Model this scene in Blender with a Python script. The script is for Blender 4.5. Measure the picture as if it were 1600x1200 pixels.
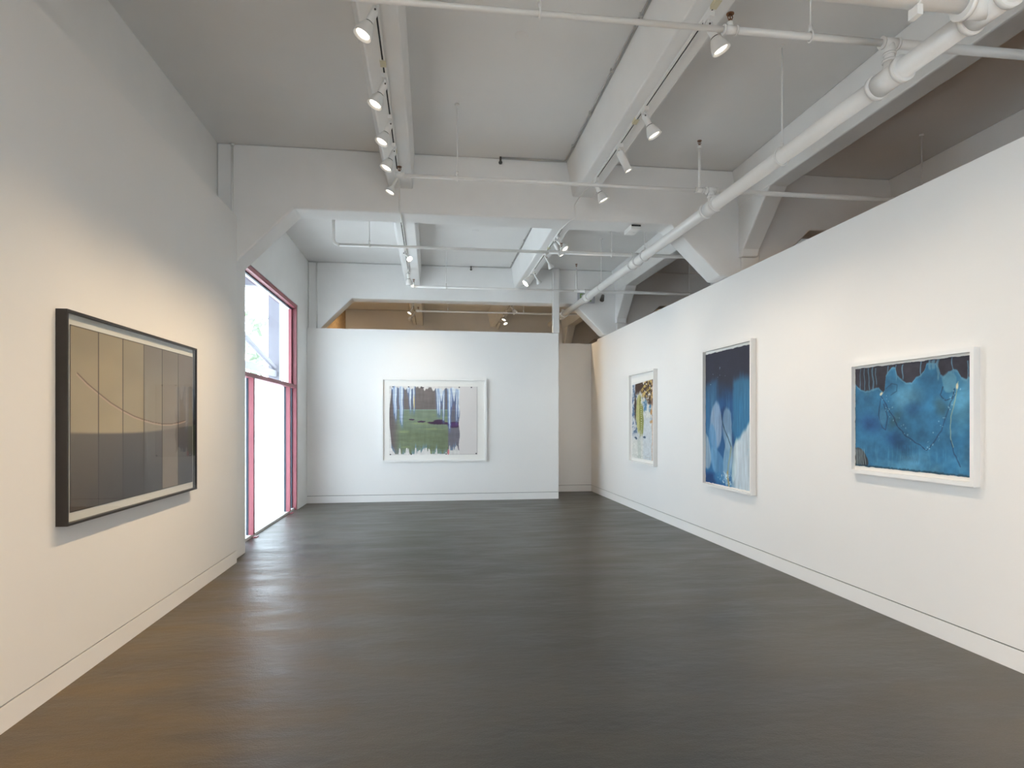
import bpy, bmesh, math, random
import numpy as np
from mathutils import Vector, Matrix, Quaternion

for o in list(bpy.data.objects):
    bpy.data.objects.remove(o)
S = bpy.context.scene
COL = S.collection
R = math.radians

# ------------------------------------------------------------------ camera
cam_d = bpy.data.cameras.new('camera')
cam_d.sensor_width = 36.0
cam_d.lens = 36 * 976 / 1600
cam_d.shift_y = 58 / 1600
cam_d.clip_start = 0.05
cam = bpy.data.objects.new('camera', cam_d)
COL.objects.link(cam)
cam.location = (0, 0, 1.5)
cam.rotation_euler = (R(90), 0, -math.atan(127 / 976))
S.camera = cam

# ------------------------------------------------------------------ world, exposure, daylight portals
S.view_settings.view_transform = 'Standard'
S.view_settings.look = 'None'
S.view_settings.exposure = 0.14
S.view_settings.gamma = 1.0
S.view_settings.use_curve_mapping = False
world = bpy.data.worlds.new('overcast_sky')
S.world = world
world.use_nodes = True
bg = world.node_tree.nodes['Background']
bg.inputs['Color'].default_value = (0.80, 0.91, 1.0, 1)
bg.inputs['Strength'].default_value = 10.3

SPOT_WARM = (1.0, 0.74, 0.45)
SPOT_AMBER = (1.0, 0.67, 0.36)
SPOT_COL = (1.0, 0.81, 0.60)
SPOT_W = 42.0


def portal(name, loc, rot, sx, sy):
    d = bpy.data.lights.new(name, 'AREA')
    d.shape = 'RECTANGLE'
    d.size = sx
    d.size_y = sy
    d.cycles.is_portal = True
    o = bpy.data.objects.new(name, d)
    COL.objects.link(o)
    o.location = loc
    o.rotation_euler = rot
    return o


portal('daylight_portal', (-2.46, 9.5, 1.73), (0, R(-90), 0), 3.46, 3.0)
portal('daylight_portal', (0.7, -3.19, 1.7), (R(90), 0, 0), 1.8, 2.4)
portal('daylight_portal', (-2.46, -1.35, 1.73), (0, R(-90), 0), 3.46, 2.3)


# ------------------------------------------------------------------ helpers
def lin(c):
    c = c / 255.0
    return c / 12.92 if c <= 0.04045 else ((c + 0.055) / 1.055) ** 2.4


def rgb(r, g, b):
    return (lin(r), lin(g), lin(b), 1)


def mat(name, col, rough=0.5, metal=0.0, spec=0.5, noise=0.0, nscale=8.0, bump=0.0, bscale=60.0):
    m = bpy.data.materials.new(name)
    m.use_nodes = True
    nt = m.node_tree
    b = nt.nodes['Principled BSDF']
    b.inputs['Base Color'].default_value = col
    b.inputs['Roughness'].default_value = rough
    b.inputs['Metallic'].default_value = metal
    b.inputs['Specular IOR Level'].default_value = spec
    tc = nt.nodes.new('ShaderNodeTexCoord')
    if noise:
        n = nt.nodes.new('ShaderNodeTexNoise')
        n.inputs['Scale'].default_value = nscale
        n.inputs['Detail'].default_value = 4
        nt.links.new(tc.outputs['Object'], n.inputs['Vector'])
        r = nt.nodes.new('ShaderNodeMapRange')
        r.inputs['From Min'].default_value = 0.3
        r.inputs['From Max'].default_value = 0.7
        r.inputs['To Min'].default_value = 1 - noise
        r.inputs['To Max'].default_value = 1 + noise
        nt.links.new(n.outputs['Fac'], r.inputs['Value'])
        v = nt.nodes.new('ShaderNodeVectorMath')
        v.operation = 'SCALE'
        v.inputs[0].default_value = col[:3]
        nt.links.new(r.outputs['Result'], v.inputs['Scale'])
        nt.links.new(v.outputs['Vector'], b.inputs['Base Color'])
    if bump:
        n = nt.nodes.new('ShaderNodeTexNoise')
        n.inputs['Scale'].default_value = bscale
        n.inputs['Detail'].default_value = 3
        nt.links.new(tc.outputs['Object'], n.inputs['Vector'])
        bp = nt.nodes.new('ShaderNodeBump')
        bp.inputs['Strength'].default_value = bump
        bp.inputs['Distance'].default_value = 0.002
        nt.links.new(n.outputs['Fac'], bp.inputs['Height'])
        nt.links.new(bp.outputs['Normal'], b.inputs['Normal'])
    return m


WALL = mat('white_wall_paint', (0.86, 0.85, 0.835, 1), 0.55, spec=0.3, noise=0.008, nscale=1.2)
CEIL = mat('white_ceiling_paint', (0.83, 0.82, 0.805, 1), 0.6, spec=0.3, noise=0.015, nscale=2.0, bump=0.25, bscale=25)
CONC = mat('painted_concrete', (0.84, 0.835, 0.825, 1), 0.5, spec=0.35, noise=0.02, nscale=3.0, bump=0.5, bscale=18)
PLASTER = mat('white_plaster', (0.85, 0.85, 0.84, 1), 0.55, spec=0.3, noise=0.015, nscale=3.0, bump=0.3, bscale=20)
GROOVE = mat('reveal_shadow_bead', (0.10, 0.095, 0.09, 1), 0.8)
PIPE = mat('white_gloss_pipe_paint', (0.82, 0.81, 0.79, 1), 0.3, spec=0.5, noise=0.015, nscale=6)
BRASS = mat('sprinkler_bronze', (0.24, 0.11, 0.05, 1), 0.4, metal=0.7, noise=0.1)
STEEL = mat('dark_steel', (0.10, 0.095, 0.085, 1), 0.5, metal=0.4, noise=0.05)
LAMPW = mat('white_lamp_enamel', (0.80, 0.79, 0.77, 1), 0.35, noise=0.01)
DARK = mat('black_slot', (0.015, 0.015, 0.015, 1), 0.6, noise=0.05)
CREAM = mat('aged_plastic', (0.62, 0.57, 0.40, 1), 0.5, noise=0.04)
RED = mat('red_window_paint', (0.36, 0.10, 0.125, 1), 0.4, noise=0.06, nscale=5)
GASKET = mat('blue_black_gasket', (0.03, 0.045, 0.07, 1), 0.5, noise=0.05)
WFRAME = mat('white_lacquer_frame', (0.84, 0.83, 0.81, 1), 0.35, noise=0.01)
BFRAME = mat('black_brown_frame', (0.022, 0.016, 0.013, 1), 0.4, noise=0.1, nscale=20)
MATB = mat('white_mat_board', (0.84, 0.82, 0.78, 1), 0.7, noise=0.006)
TAN = mat('warm_bounce_tan', (0.42, 0.29, 0.20, 1), 0.6, noise=0.03)  # unseen aisle wall, coloured to bounce warm light up to the ceiling
BOARD = mat('strand_board', (0.40, 0.28, 0.16, 1), 0.7, noise=0.25, nscale=14)


def floor_mat():
    m = bpy.data.materials.new('trowelled_grey_concrete')
    m.use_nodes = True
    nt = m.node_tree
    N = nt.nodes.new
    L = nt.links.new
    b = nt.nodes['Principled BSDF']
    tc = N('ShaderNodeTexCoord')

    def noise(scale, detail, stretch, dist=0.0, rough=0.55):
        mp = N('ShaderNodeMapping')
        mp.inputs['Scale'].default_value = stretch
        L(tc.outputs['Object'], mp.inputs['Vector'])
        n = N('ShaderNodeTexNoise')
        n.inputs['Scale'].default_value = scale
        n.inputs['Detail'].default_value = detail
        n.inputs['Distortion'].default_value = dist
        n.inputs['Roughness'].default_value = rough
        L(mp.outputs['Vector'], n.inputs['Vector'])
        return n.outputs['Fac']
    big = noise(0.6, 5, (0.8, 1.4, 1), 0.5)
    sweep = noise(2.4, 6, (0.5, 1.7, 1), 0.3, .55)
    fine = noise(110, 4, (1, 1, 1))

    def mrange(v, a, c, lo, hi):
        r = N('ShaderNodeMapRange')
        r.inputs['From Min'].default_value = a
        r.inputs['From Max'].default_value = c
        r.inputs['To Min'].default_value = lo
        r.inputs['To Max'].default_value = hi
        r.interpolation_type = 'SMOOTHSTEP'
        L(v, r.inputs['Value'])
        return r.outputs['Result']

    def mul(a, c):
        k = N('ShaderNodeMath')
        k.operation = 'MULTIPLY'
        L(a, k.inputs[0])
        L(c, k.inputs[1])
        return k.outputs[0]
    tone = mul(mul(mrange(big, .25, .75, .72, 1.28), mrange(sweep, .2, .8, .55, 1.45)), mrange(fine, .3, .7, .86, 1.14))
    v = N('ShaderNodeVectorMath')
    v.operation = 'SCALE'
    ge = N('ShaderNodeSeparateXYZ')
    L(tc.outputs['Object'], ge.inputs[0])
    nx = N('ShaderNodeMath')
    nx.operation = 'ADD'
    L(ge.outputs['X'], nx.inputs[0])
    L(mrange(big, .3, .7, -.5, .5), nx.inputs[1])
    lamp_spill_tint = mul(mrange(nx.outputs[0], -1.9, .2, 1, 0), mrange(ge.outputs['Y'], 5.0, 8.0, 1, 0))  # warm lamp spill beside the left partition, tinted into the floor colour
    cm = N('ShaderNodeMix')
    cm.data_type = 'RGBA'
    L(lamp_spill_tint, cm.inputs['Factor'])
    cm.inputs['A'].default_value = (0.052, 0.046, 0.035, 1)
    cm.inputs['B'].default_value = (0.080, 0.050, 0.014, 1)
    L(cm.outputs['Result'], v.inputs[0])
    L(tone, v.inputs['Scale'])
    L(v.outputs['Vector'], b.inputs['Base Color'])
    L(mrange(sweep, .2, .8, .30, .50), b.inputs['Roughness'])
    b.inputs['Specular IOR Level'].default_value = 0.85
    mid = noise(11, 4, (0.7, 1.3, 1), 0.0, .55)
    h = N('ShaderNodeMath')
    h.operation = 'ADD'
    L(mrange(mid, -.2, 1.2, 0, 1.0), h.inputs[0])
    L(mrange(fine, 0, 1, 0, .28), h.inputs[1])
    bp = N('ShaderNodeBump')
    bp.inputs['Strength'].default_value = 0.5
    bp.inputs['Distance'].default_value = 0.007
    L(h.outputs[0], bp.inputs['Height'])
    L(bp.outputs['Normal'], b.inputs['Normal'])
    return m


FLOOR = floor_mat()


def glass_mat(name, kind):
    m = bpy.data.materials.new(name)
    m.use_nodes = True
    nt = m.node_tree
    nt.nodes.clear()
    N = nt.nodes.new
    L = nt.links.new
    out = N('ShaderNodeOutputMaterial')
    tr = N('ShaderNodeBsdfTransparent')
    gl = N('ShaderNodeBsdfGlossy')
    gl.inputs['Roughness'].default_value = 0.02 if kind != 'frost' else 0.25
    fr = N('ShaderNodeFresnel')
    fr.inputs['IOR'].default_value = 1.45
    mx = N('ShaderNodeMixShader')
    if kind == 'frost':
        tl = N('ShaderNodeBsdfTranslucent')
        tl.inputs['Color'].default_value = (.93, .95, .96, 1)
        tr.inputs['Color'].default_value = (.93, .95, .96, 1)
        m2 = N('ShaderNodeMixShader')
        m2.inputs[0].default_value = 0.5
        L(tr.outputs[0], m2.inputs[1])
        L(tl.outputs[0], m2.inputs[2])
        base = m2.outputs[0]
    else:
        tr.inputs['Color'].default_value = (.96, .97, .97, 1)
        base = tr.outputs[0]
    geo = N('ShaderNodeNewGeometry')
    inv = N('ShaderNodeMath')
    inv.operation = 'SUBTRACT'
    inv.inputs[0].default_value = 1.0
    L(geo.outputs['Backfacing'], inv.inputs[1])
    fm = N('ShaderNodeMath')
    fm.operation = 'MULTIPLY'
    L(fr.outputs[0], fm.inputs[0])
    L(inv.outputs[0], fm.inputs[1])
    L(fm.outputs[0], mx.inputs[0])
    L(base, mx.inputs[1])
    L(gl.outputs[0], mx.inputs[2])
    L(mx.outputs[0], out.inputs[0])
    return m


GLASS = glass_mat('clear_glass', 'clear')
FROST = glass_mat('frosted_glass', 'frost')


def emis(name, col, st):
    m = bpy.data.materials.new(name)
    m.use_nodes = True
    b = m.node_tree.nodes['Principled BSDF']
    b.inputs['Base Color'].default_value = (.9, .88, .8, 1)
    b.inputs['Emission Color'].default_value = col
    b.inputs['Emission Strength'].default_value = st
    return m


BULB = emis('lit_lamp_face', (1.0, 0.90, 0.74, 1), 9.0)


class MB:
    """collects shapes; build() links them as one mesh object"""

    def __init__(self):
        self.bm = bmesh.new()
        self.mi = 0
        self.mats = []

    def m(self, material):
        if material not in self.mats:
            self.mats.append(material)
        self.mi = self.mats.index(material)
        return self

    def face(self, vs, smooth=False):
        f = self.bm.faces.new(vs)
        f.material_index = self.mi
        f.smooth = smooth
        return f

    def hexa(self, p):
        """8 corners: bottom loop 4, top loop 4"""
        v = [self.bm.verts.new(q) for q in p]
        for idx in ((3, 2, 1, 0), (4, 5, 6, 7), (0, 1, 5, 4), (1, 2, 6, 5), (2, 3, 7, 6), (3, 0, 4, 7)):
            self.face([v[i] for i in idx])
        return self

    def box(self, a, b):
        x0, y0, z0 = a
        x1, y1, z1 = b
        return self.hexa([(x0, y0, z0), (x1, y0, z0), (x1, y1, z0), (x0, y1, z0),
                          (x0, y0, z1), (x1, y0, z1), (x1, y1, z1), (x0, y1, z1)])

    def prism(self, poly, axis, a, b):
        """poly of 2-tuples in the plane across axis; extruded from a to b"""
        def P(p, t):
            if axis == 'X':
                return (t, p[0], p[1])
            if axis == 'Y':
                return (p[0], t, p[1])
            return (p[0], p[1], t)
        A = [self.bm.verts.new(P(p, a)) for p in poly]
        B = [self.bm.verts.new(P(p, b)) for p in poly]
        n = len(poly)
        self.face(A)
        self.face(B[::-1])
        for i in range(n):
            self.face([A[i], B[i], B[(i + 1) % n], A[(i + 1) % n]])
        return self

    def tube(self, p, q, r, r2=None, seg=16, caps=True, smooth=True):
        p, q = Vector(p), Vector(q)
        r2 = r if r2 is None else r2
        d = (q - p).normalized()
        u = d.orthogonal().normalized()
        w = d.cross(u)
        A, B = [], []
        for i in range(seg):
            t = 2 * math.pi * i / seg
            e = u * math.cos(t) + w * math.sin(t)
            A.append(self.bm.verts.new(p + e * r))
            B.append(self.bm.verts.new(q + e * r2))
        for i in range(seg):
            self.face([A[i], A[(i + 1) % seg], B[(i + 1) % seg], B[i]], smooth)
        if caps:
            self.face(A[::-1])
            self.face(B)
        return self

    def lathe(self, prof, M=None, seg=24, smooth=True):
        """prof: (radius, z) pairs around local Z"""
        M = M or Matrix()
        rings = []
        for r, z in prof:
            if r < 1e-6:
                rings.append([self.bm.verts.new(M @ Vector((0, 0, z)))])
            else:
                rings.append([self.bm.verts.new(M @ Vector((r * math.cos(2 * math.pi * i / seg), r * math.sin(2 * math.pi * i / seg), z))) for i in range(seg)])
        for a, b in zip(rings, rings[1:]):
            for i in range(seg):
                j = (i + 1) % seg
                if len(a) == 1 and len(b) == 1:
                    continue
                if len(a) == 1:
                    self.face([a[0], b[j], b[i]], smooth)
                elif len(b) == 1:
                    self.face([a[i], a[j], b[0]], smooth)
                else:
                    self.face([a[i], a[j], b[j], b[i]], smooth)
        return self

    def path(self, pts, r, seg=12):
        """round bar through points with swept joints"""
        pts = [Vector(p) for p in pts]
        prev = None
        u = None
        for i, p in enumerate(pts):
            if i == 0:
                d = (pts[1] - p).normalized()
            elif i == len(pts) - 1:
                d = (p - pts[-2]).normalized()
            else:
                d = ((pts[i + 1] - p).normalized() + (p - pts[i - 1]).normalized()).normalized()
            u = d.orthogonal().normalized() if u is None else (u - d * u.dot(d)).normalized()
            w = d.cross(u)
            ring = [self.bm.verts.new(p + (u * math.cos(2 * math.pi * k / seg) + w * math.sin(2 * math.pi * k / seg)) * r) for k in range(seg)]
            if prev:
                for k in range(seg):
                    self.face([prev[k], prev[(k + 1) % seg], ring[(k + 1) % seg], ring[k]], True)
            else:
                self.face(ring[::-1])
            prev = ring
        self.face(prev)
        return self

    def build(self, name, material=None, parent=None, bevel=0.0):
        me = bpy.data.meshes.new(name)
        bmesh.ops.recalc_face_normals(self.bm, faces=self.bm.faces)
        self.bm.to_mesh(me)
        self.bm.free()
        if material:
            me.materials.append(material)
        else:
            for q in self.mats:
                me.materials.append(q)
        o = bpy.data.objects.new(name, me)
        COL.objects.link(o)
        if parent:
            o.parent = parent
        if bevel:
            b = o.modifiers.new('bevel', 'BEVEL')
            b.width = bevel
            b.segments = 2
            b.limit_method = 'ANGLE'
        return o


def tag(o, label=None, cat=None, group=None, kind=None):
    if label:
        o['label'] = label
    if cat:
        o['category'] = cat
    if group:
        o['group'] = group
    if kind:
        o['kind'] = kind
    return o


def empty(name, loc, rz=0.0):
    o = bpy.data.objects.new(name, None)
    COL.objects.link(o)
    o.location = loc
    o.rotation_euler = (0, 0, rz)
    return o


def struct(o, label, cat):
    return tag(o, label, cat, kind='structure')


# ------------------------------------------------------------------ the room
ZC = 4.445       # ceiling
ZB = 3.782       # underside of the cross beams
XL = -2.24       # outer left wall
XP = -2.04       # furred left partition face
BAYS = [(-3.0, 2.0), (2.35, 6.95), (7.30, 11.90), (12.25, 16.85)]


def xr(y):
    """face of the right partition"""
    return 3.41 + (13.04 - y) * 0.0082


def yb(x):
    """face of the back partition"""
    return 11.77 + (x + 2.24) * 0.0213


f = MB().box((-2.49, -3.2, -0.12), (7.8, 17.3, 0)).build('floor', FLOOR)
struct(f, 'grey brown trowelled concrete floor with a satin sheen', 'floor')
f = MB().box((-2.49, -3.2, ZC), (7.8, 17.3, ZC + 0.2)).build('ceiling', CEIL)
struct(f, 'white painted concrete ceiling slab above the beams', 'ceiling')

w = MB()
W0, W1, W2, W3, WT = -2.5, -0.2, 7.95, 11.0, 3.462
w.box((XL - .25, -3.2, 0), (XL, W0, ZC)).box((XL - .25, W0, WT), (XL, W1, ZC)).box((XL - .25, W1, 0), (XL, W2, ZC))
w.box((XL - .25, W2, WT), (XL, W3, ZC)).box((XL - .25, W3, 0), (XL, 17.3, ZC))
struct(w.build('wall_left_outer', PLASTER), 'white plastered outer wall around the tall window, seen above the left partition', 'wall')
w = MB().box((-2.49, -3.2, 0), (-.2, -3.0, ZC)).box((1.6, -3.2, 0), (7.8, -3.0, ZC)).box((-.2, -3.2, 0), (1.6, -3.0, .5)).box((-.2, -3.2, 2.9), (1.6, -3.0, ZC))
struct(w.build('wall_front', WALL), 'white wall behind the viewer', 'wall')
struct(MB().box((7.6, -3.0, 0), (7.8, 17.3, ZC)).build('wall_right_outer', TAN), 'outer wall of the dim aisle behind the right partition', 'wall')
struct(MB().box((XL, 17.15, 0), (7.6, 17.3, ZC)).build('wall_far', WALL), 'far wall of the next room, seen over the back partition', 'wall')

# furred partition on the left, with its flush baseboard and reveal
w = MB().m(WALL).box((XL + .002, 2.25, .135), (XP, 6.948, 3.675)).m(GROOVE).box((XL + .002, 2.25, .127), (XP - .012, 6.948, .1349))
struct(w.build('wall_left'), 'white left partition carrying the black framed artwork', 'wall')
struct(MB().box((XL + .002, 2.25, 0), (XP, 6.948, .127)).build('baseboard_left', WALL), 'white flush baseboard along the left partition', 'baseboard')

# back partition (slightly skewed) and its baseboard
bx0, bx1, T = XL + .002, 2.452, 0.12
w = MB().m(WALL)
w.prism([(bx0, yb(bx0)), (bx1, yb(bx1)), (bx1, yb(bx1) + T), (bx0, yb(bx0) + T)], 'Z', .135, 3.20)
w.m(GROOVE).prism([(bx0, yb(bx0) + .012), (bx1 - .012, yb(bx1) + .012), (bx1 - .012, yb(bx1) + T), (bx0, yb(bx0) + T)], 'Z', .127, .1349)
struct(w.build('wall_back'), 'white free standing back partition below the beam', 'wall')
w = MB().prism([(bx0, yb(bx0)), (bx1, yb(bx1)), (bx1, yb(bx1) + T), (bx0, yb(bx0) + T)], 'Z', 0, .127)
struct(w.build('baseboard_back', WALL), 'white flush baseboard of the back partition', 'baseboard')

# right partition
y0, y1, T = 0.5, 12.58, 0.13
w = MB().m(WALL)
w.prism([(xr(y0), y0), (xr(y0) + T, y0), (xr(y1) + T, y1), (xr(y1), y1)], 'Z', .135, 3.19)
w.prism([(xr(y1), y1), (xr(y1) + T, y1), (xr(13.04) + T, 13.16), (xr(13.04), 13.16)], 'Z', .135, 3.155)
w.m(GROOVE).prism([(xr(y0) + .012, y0), (xr(y0) + T, y0), (xr(13.04) + T, 13.16), (xr(13.04) + .012, 13.16)], 'Z', .127, .1349)
struct(w.build('wall_right'), 'long white right partition carrying three artworks', 'wall')
w = MB().prism([(xr(y0), y0), (xr(y0) + T, y0), (xr(13.04) + T, 13.16), (xr(13.04), 13.16)], 'Z', 0, .127)
struct(w.build('baseboard_right', WALL), 'white flush baseboard along the right partition', 'baseboard')

# alcove wall closing the passage beside the back partition
w = MB().m(WALL).box((2.0, 13.04, .14), (xr(13.04) - .002, 13.16, 3.155)).m(GROOVE).box((2.0, 13.052, .132), (xr(13.04) - .002, 13.16, .1399))
struct(w.build('wall_alcove'), 'shaded wall at the end of the narrow passage right of the back partition', 'wall')
struct(MB().box((2.0, 13.04, 0), (xr(13.04) - .002, 13.16, .132)).build('baseboard_alcove', WALL), 'white flush baseboard at the end of the narrow passage', 'baseboard')

# strand board lining in the next room
struct(MB().box((XL, 12.3, 2.6), (XL + .02, 17.14, ZC - .002)).build('wall_far_left', BOARD), 'speckled tan board lining seen over the back partition at left', 'wall')

# cross beams with haunches and piers
beam_labels = [
    None,
    'near white haunched concrete beam crossing above the end of the left partition',
    'second white haunched concrete beam crossing above the back partition',
    'far white haunched concrete beam in the next room']
for i, y in enumerate((2.0, 6.95, 11.90, 16.85)):
    poly = [(XL, ZC - .001), (XL, 3.02), (-2.09, 3.145), (-1.455, ZB), (2.765, ZB), (3.366, 3.197), (3.50, 3.197), (3.50, 2.9),
            (3.85, 2.9), (3.85, 3.145), (4.5, ZB), (7.6, ZB), (7.6, ZC - .001)]
    b = MB().prism(poly, 'Y', y, y + .35).build('ceiling_beam', CONC, bevel=0.018)
    struct(b, beam_labels[i] or 'white haunched concrete beam overhead behind the viewer', 'beam')
    c = MB().box((XL, y + .001, 0), (-2.09, y + .49, 3.3)).build('wall_pier', CONC, bevel=.01)
    struct(c, ['white pier at the left wall behind the viewer', 'white pier between the left partition and the tall window',
               'white pier at the left end of the back partition', 'white pier at the left wall of the next room'][i], 'pier')
    c = MB().box((3.62, y - .02, 0), (3.85, y + .42, ZC - .01)).box((3.405, y + .03, 3.3), (3.625, y + .34, ZC - .01))
    if i == 0:
        pass
    c = c.build('column', CONC, bevel=.012)
    struct(c, ['white column beside the right partition behind the viewer', 'near white column rising behind the right partition',
               'farther white column rising behind the end of the right partition', 'white column in the next room'][i], 'column')

# joists along the room
JN = ['left', 'middle', 'right', 'far right']
for bi, (ya, yc) in enumerate(BAYS):
    for ji, xt in enumerate((-.555, 1.527, 3.515, 5.53)):
        if ji == 0:
            pr = [(xt, ZC - .002), (-.455, 4.05), (-.197, 4.05), (-.175, ZC - .002)]
        elif ji == 2:
            pr = [(xt, ZC - .002), (3.59, 4.02), (3.80, 4.02), (3.87, ZC - .002)]
        else:
            pr = [(xt, ZC - .002), (xt + .07, 4.05), (xt + .31, 4.05), (xt + .38, ZC - .002)]
        m = MB().prism(pr, 'Y', ya - .01, yc + .01)
        if ji == 2:      # haunches down to the columns
            for (p, q, s) in ((yc - .69, yc + .01, 1), (ya + .69, ya - .01, -1)):
                m.prism([(p, 4.03), (q, 4.03), (q, 3.42), (q - s * .09, 3.42), (q - s * .12, 3.50)], 'X', 3.592, 3.80)
        o = m.build('ceiling_joist', CONC, bevel=.014)
        where = ['behind the viewer', 'in the near bay', 'in the second bay', 'in the next room'][bi]
        struct(o, '%s white concrete joist running lengthwise %s' % (JN[ji], where), 'joist')

# ------------------------------------------------------------------ windows
def window(name, ya, yc, mull, label):
    root = empty(name, (XL - .05, (ya + yc) / 2, 0))
    tag(root, label, 'window', kind='structure')
    cy = (ya + yc) / 2

    def L(m):
        for v in m.bm.verts:
            v.co.x -= XL - .05
            v.co.y -= cy
        return m
    f = MB().m(RED)
    xo, xi = XL - .125, XL - .015
    for a, c in ((ya, ya + .055), (yc - .055, yc)):
        f.box((xo, a, 0), (xi, c, WT))
    f.box((xo, ya + .055, WT - .06), (xi, yc - .055, WT))
    f.box((xo, ya + .055, 2.055), (xi + .005, yc - .055, 2.11))
    f.m(PIPE).box((xo, ya + .055, 0), (xi - .03, yc - .055, .035))
    f.m(GASKET)
    g0, g1 = XL - .108, XL - .08
    f.box((g0, yc - .085, .035), (g1, yc - .055, 2.055)).box((g0, yc - .085, 2.11), (g1, yc - .055, WT - .06))
    f.box((g0, ya + .085, WT - .08), (g1, yc - .085, WT - .06))
    f.m(RED).box((g0 - .02, yc - .125, 2.11), (g1, yc - .085, WT - .08))
    L(f).build('window_frame', None, root)
    for k in mull:
        m = MB().m(RED).box((XL - .085, k, .035), (XL - .022, k + .062, 2.055))
        m.m(GASKET).box((XL - .12, k - .005, .035), (XL - .0851, k + .055, 2.055))
        L(m).build('mullion', None, root)
        L(MB().box((XL - .03, k - .02, .0), (XL + .02, k + .09, .012))).build('sill_plate', RED, root)
    L(MB().box((XL - .118, ya + .055, 2.11), (XL - .112, yc - .085, WT - .08))).build('upper_pane', GLASS, root)
    edges = [ya + .055] + [k + q for k in mull for q in (0, .06)] + [yc - .055]
    for a, c in zip(edges[0::2], edges[1::2]):
        L(MB().box((XL - .118, a, .035), (XL - .112, c, 2.055))).build('lower_pane', FROST, root)
    return root


window('window_1', 7.95, 11.0, (8.40, 10.50), 'tall red framed window with clear upper pane and frosted lower panes')
window('added_window_2', -2.5, -0.2, (-1.9,), 'added tall red framed fill window behind the viewer')  # added out of view to raise the daylight fill

wf = empty('added_window_3', (.7, -3.1, .5))  # added opening behind the viewer, lets in frontal daylight as fill
tag(wf, 'added wide red framed fill window in the wall behind the viewer', 'window', kind='structure')
m = MB()
for x in (-.9, -.04, .82):
    m.box((x, -.03, 0), (x + .08, .03, 2.4))
m.box((-.82, -.03, 0), (.82, .03, .07)).box((-.82, -.03, 2.33), (.82, .03, 2.4))
m.build('window_frame', RED, wf)
MB().box((-.82, -.004, .07), (.82, .004, 2.33)).build('pane', GLASS, wf)

# ------------------------------------------------------------------ outdoors
OUTW = mat('weathered_grey_steel', (0.17, 0.17, 0.21, 1), 0.5, noise=0.03)
PAVE = mat('pale_pavement', (0.62, 0.62, 0.60, 1), 0.8, noise=0.06, nscale=2)
LEAF = mat('pale_green_foliage', (0.16, 0.21, 0.14, 1), 0.7, noise=0.3, nscale=9)
struct(MB().box((-40, -30, -.25), (-2.49, 60, -.12)).build('ground_outside', PAVE), 'pale pavement outside the window', 'pavement')
cn = empty('entrance_canopy', (-3.9, 11.0, 0))
tag(cn, 'pale steel canopy with post and diagonal strut outside the tall window', 'canopy')
def CL(m):
    for v in m.bm.verts:
        v.co.x += 3.9
        v.co.y -= 11.0
    return m
CL(MB().box((-5.2, 6.0, 4.30), (-2.49, 12.7, 4.42))).build('canopy_deck', OUTW, cn)
CL(MB().box((-3.32, 13.40, -.12), (-3.10, 13.62, 4.30))).build('post', OUTW, cn)
CL(MB().box((-5.2, 12.5, 4.10), (-2.6, 12.7, 4.30))).build('fascia_beam', OUTW, cn)
CL(MB().box((-3.3, 12.7, 4.12), (-3.1, 13.62, 4.30))).build('bracket_arm', OUTW, cn)
CL(MB().tube((-3.2, 13.45, 2.60), (-3.2, 8.2, 3.52), .05, seg=8, smooth=False)).build('diagonal_strut', OUTW, cn)
CL(MB().box((-3.25, 7.0, 2.41), (-3.15, 13.45, 2.54))).build('rail', OUTW, cn)
random.seed(4)
tr = MB()
for k in range(420):
    a, rr = random.uniform(0, 6.28), random.uniform(0, 1) ** .5
    c = Vector((-9.5 + 2.6 * rr * math.cos(a), 27 + 3.0 * rr * math.sin(a), random.uniform(1.2, 6.0)))
    s = random.uniform(.18, .42)
    n = Vector((random.uniform(-1, 1), random.uniform(-1, 1), random.uniform(-.3, 1))).normalized()
    u = n.orthogonal().normalized()
    v = n.cross(u)
    tr.face([tr.bm.verts.new(c + u * s), tr.bm.verts.new(c + v * s * .6), tr.bm.verts.new(c - u * s), tr.bm.verts.new(c - v * s * .6)])
te = empty('street_tree', (-9.5, 27, -.12))
tag(te, 'washed out leafy tree far outside the tall window', 'tree')
o = tr.build('foliage', LEAF, te)
o.location = (9.5, -27, .12)
MB().tube((0, 0, 0), (0, 0, 3.2), .16, .1, 10).build('trunk', mat('tree_bark', (.16, .12, .09, 1), .9, noise=.2), te)


# ------------------------------------------------------------------ artworks
def vnoise(x, y, seed):
    tab = np.random.RandomState(seed).rand(256, 256)
    xi, yi = np.floor(x).astype(int), np.floor(y).astype(int)
    fx, fy = x - xi, y - yi
    fx, fy = fx * fx * (3 - 2 * fx), fy * fy * (3 - 2 * fy)
    g = lambda i, j: tab[(xi + i) % 256, (yi + j) % 256]
    return (g(0, 0) * (1 - fx) + g(1, 0) * fx) * (1 - fy) + (g(0, 1) * (1 - fx) + g(1, 1) * fx) * fy


def fbm(x, y, seed, octv=4):
    s, a, t = 0, 1.0, 0
    for k in range(octv):
        s = s + a * vnoise(x * 2 ** k, y * 2 ** k, seed + k)
        t += a
        a *= .55
    return s / t


def sm(a, b, x):
    t = np.clip((x - a) / (b - a), 0, 1)
    return t * t * (3 - 2 * t)


def over(img, col, al):
    al = np.clip(al, 0, 1)[..., None]
    return img * (1 - al) + np.array(col, float) * al


def blob(s, v, cx, cy, rx, ry, ang=0.0, soft=.25):
    c, n = math.cos(R(ang)), math.sin(R(ang))
    x, y = s - cx, v - cy
    d = np.sqrt(((x * c + y * n) / rx) ** 2 + ((-x * n + y * c) / ry) ** 2)
    return 1 - sm(1 - soft, 1 + soft * .3, d)


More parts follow.
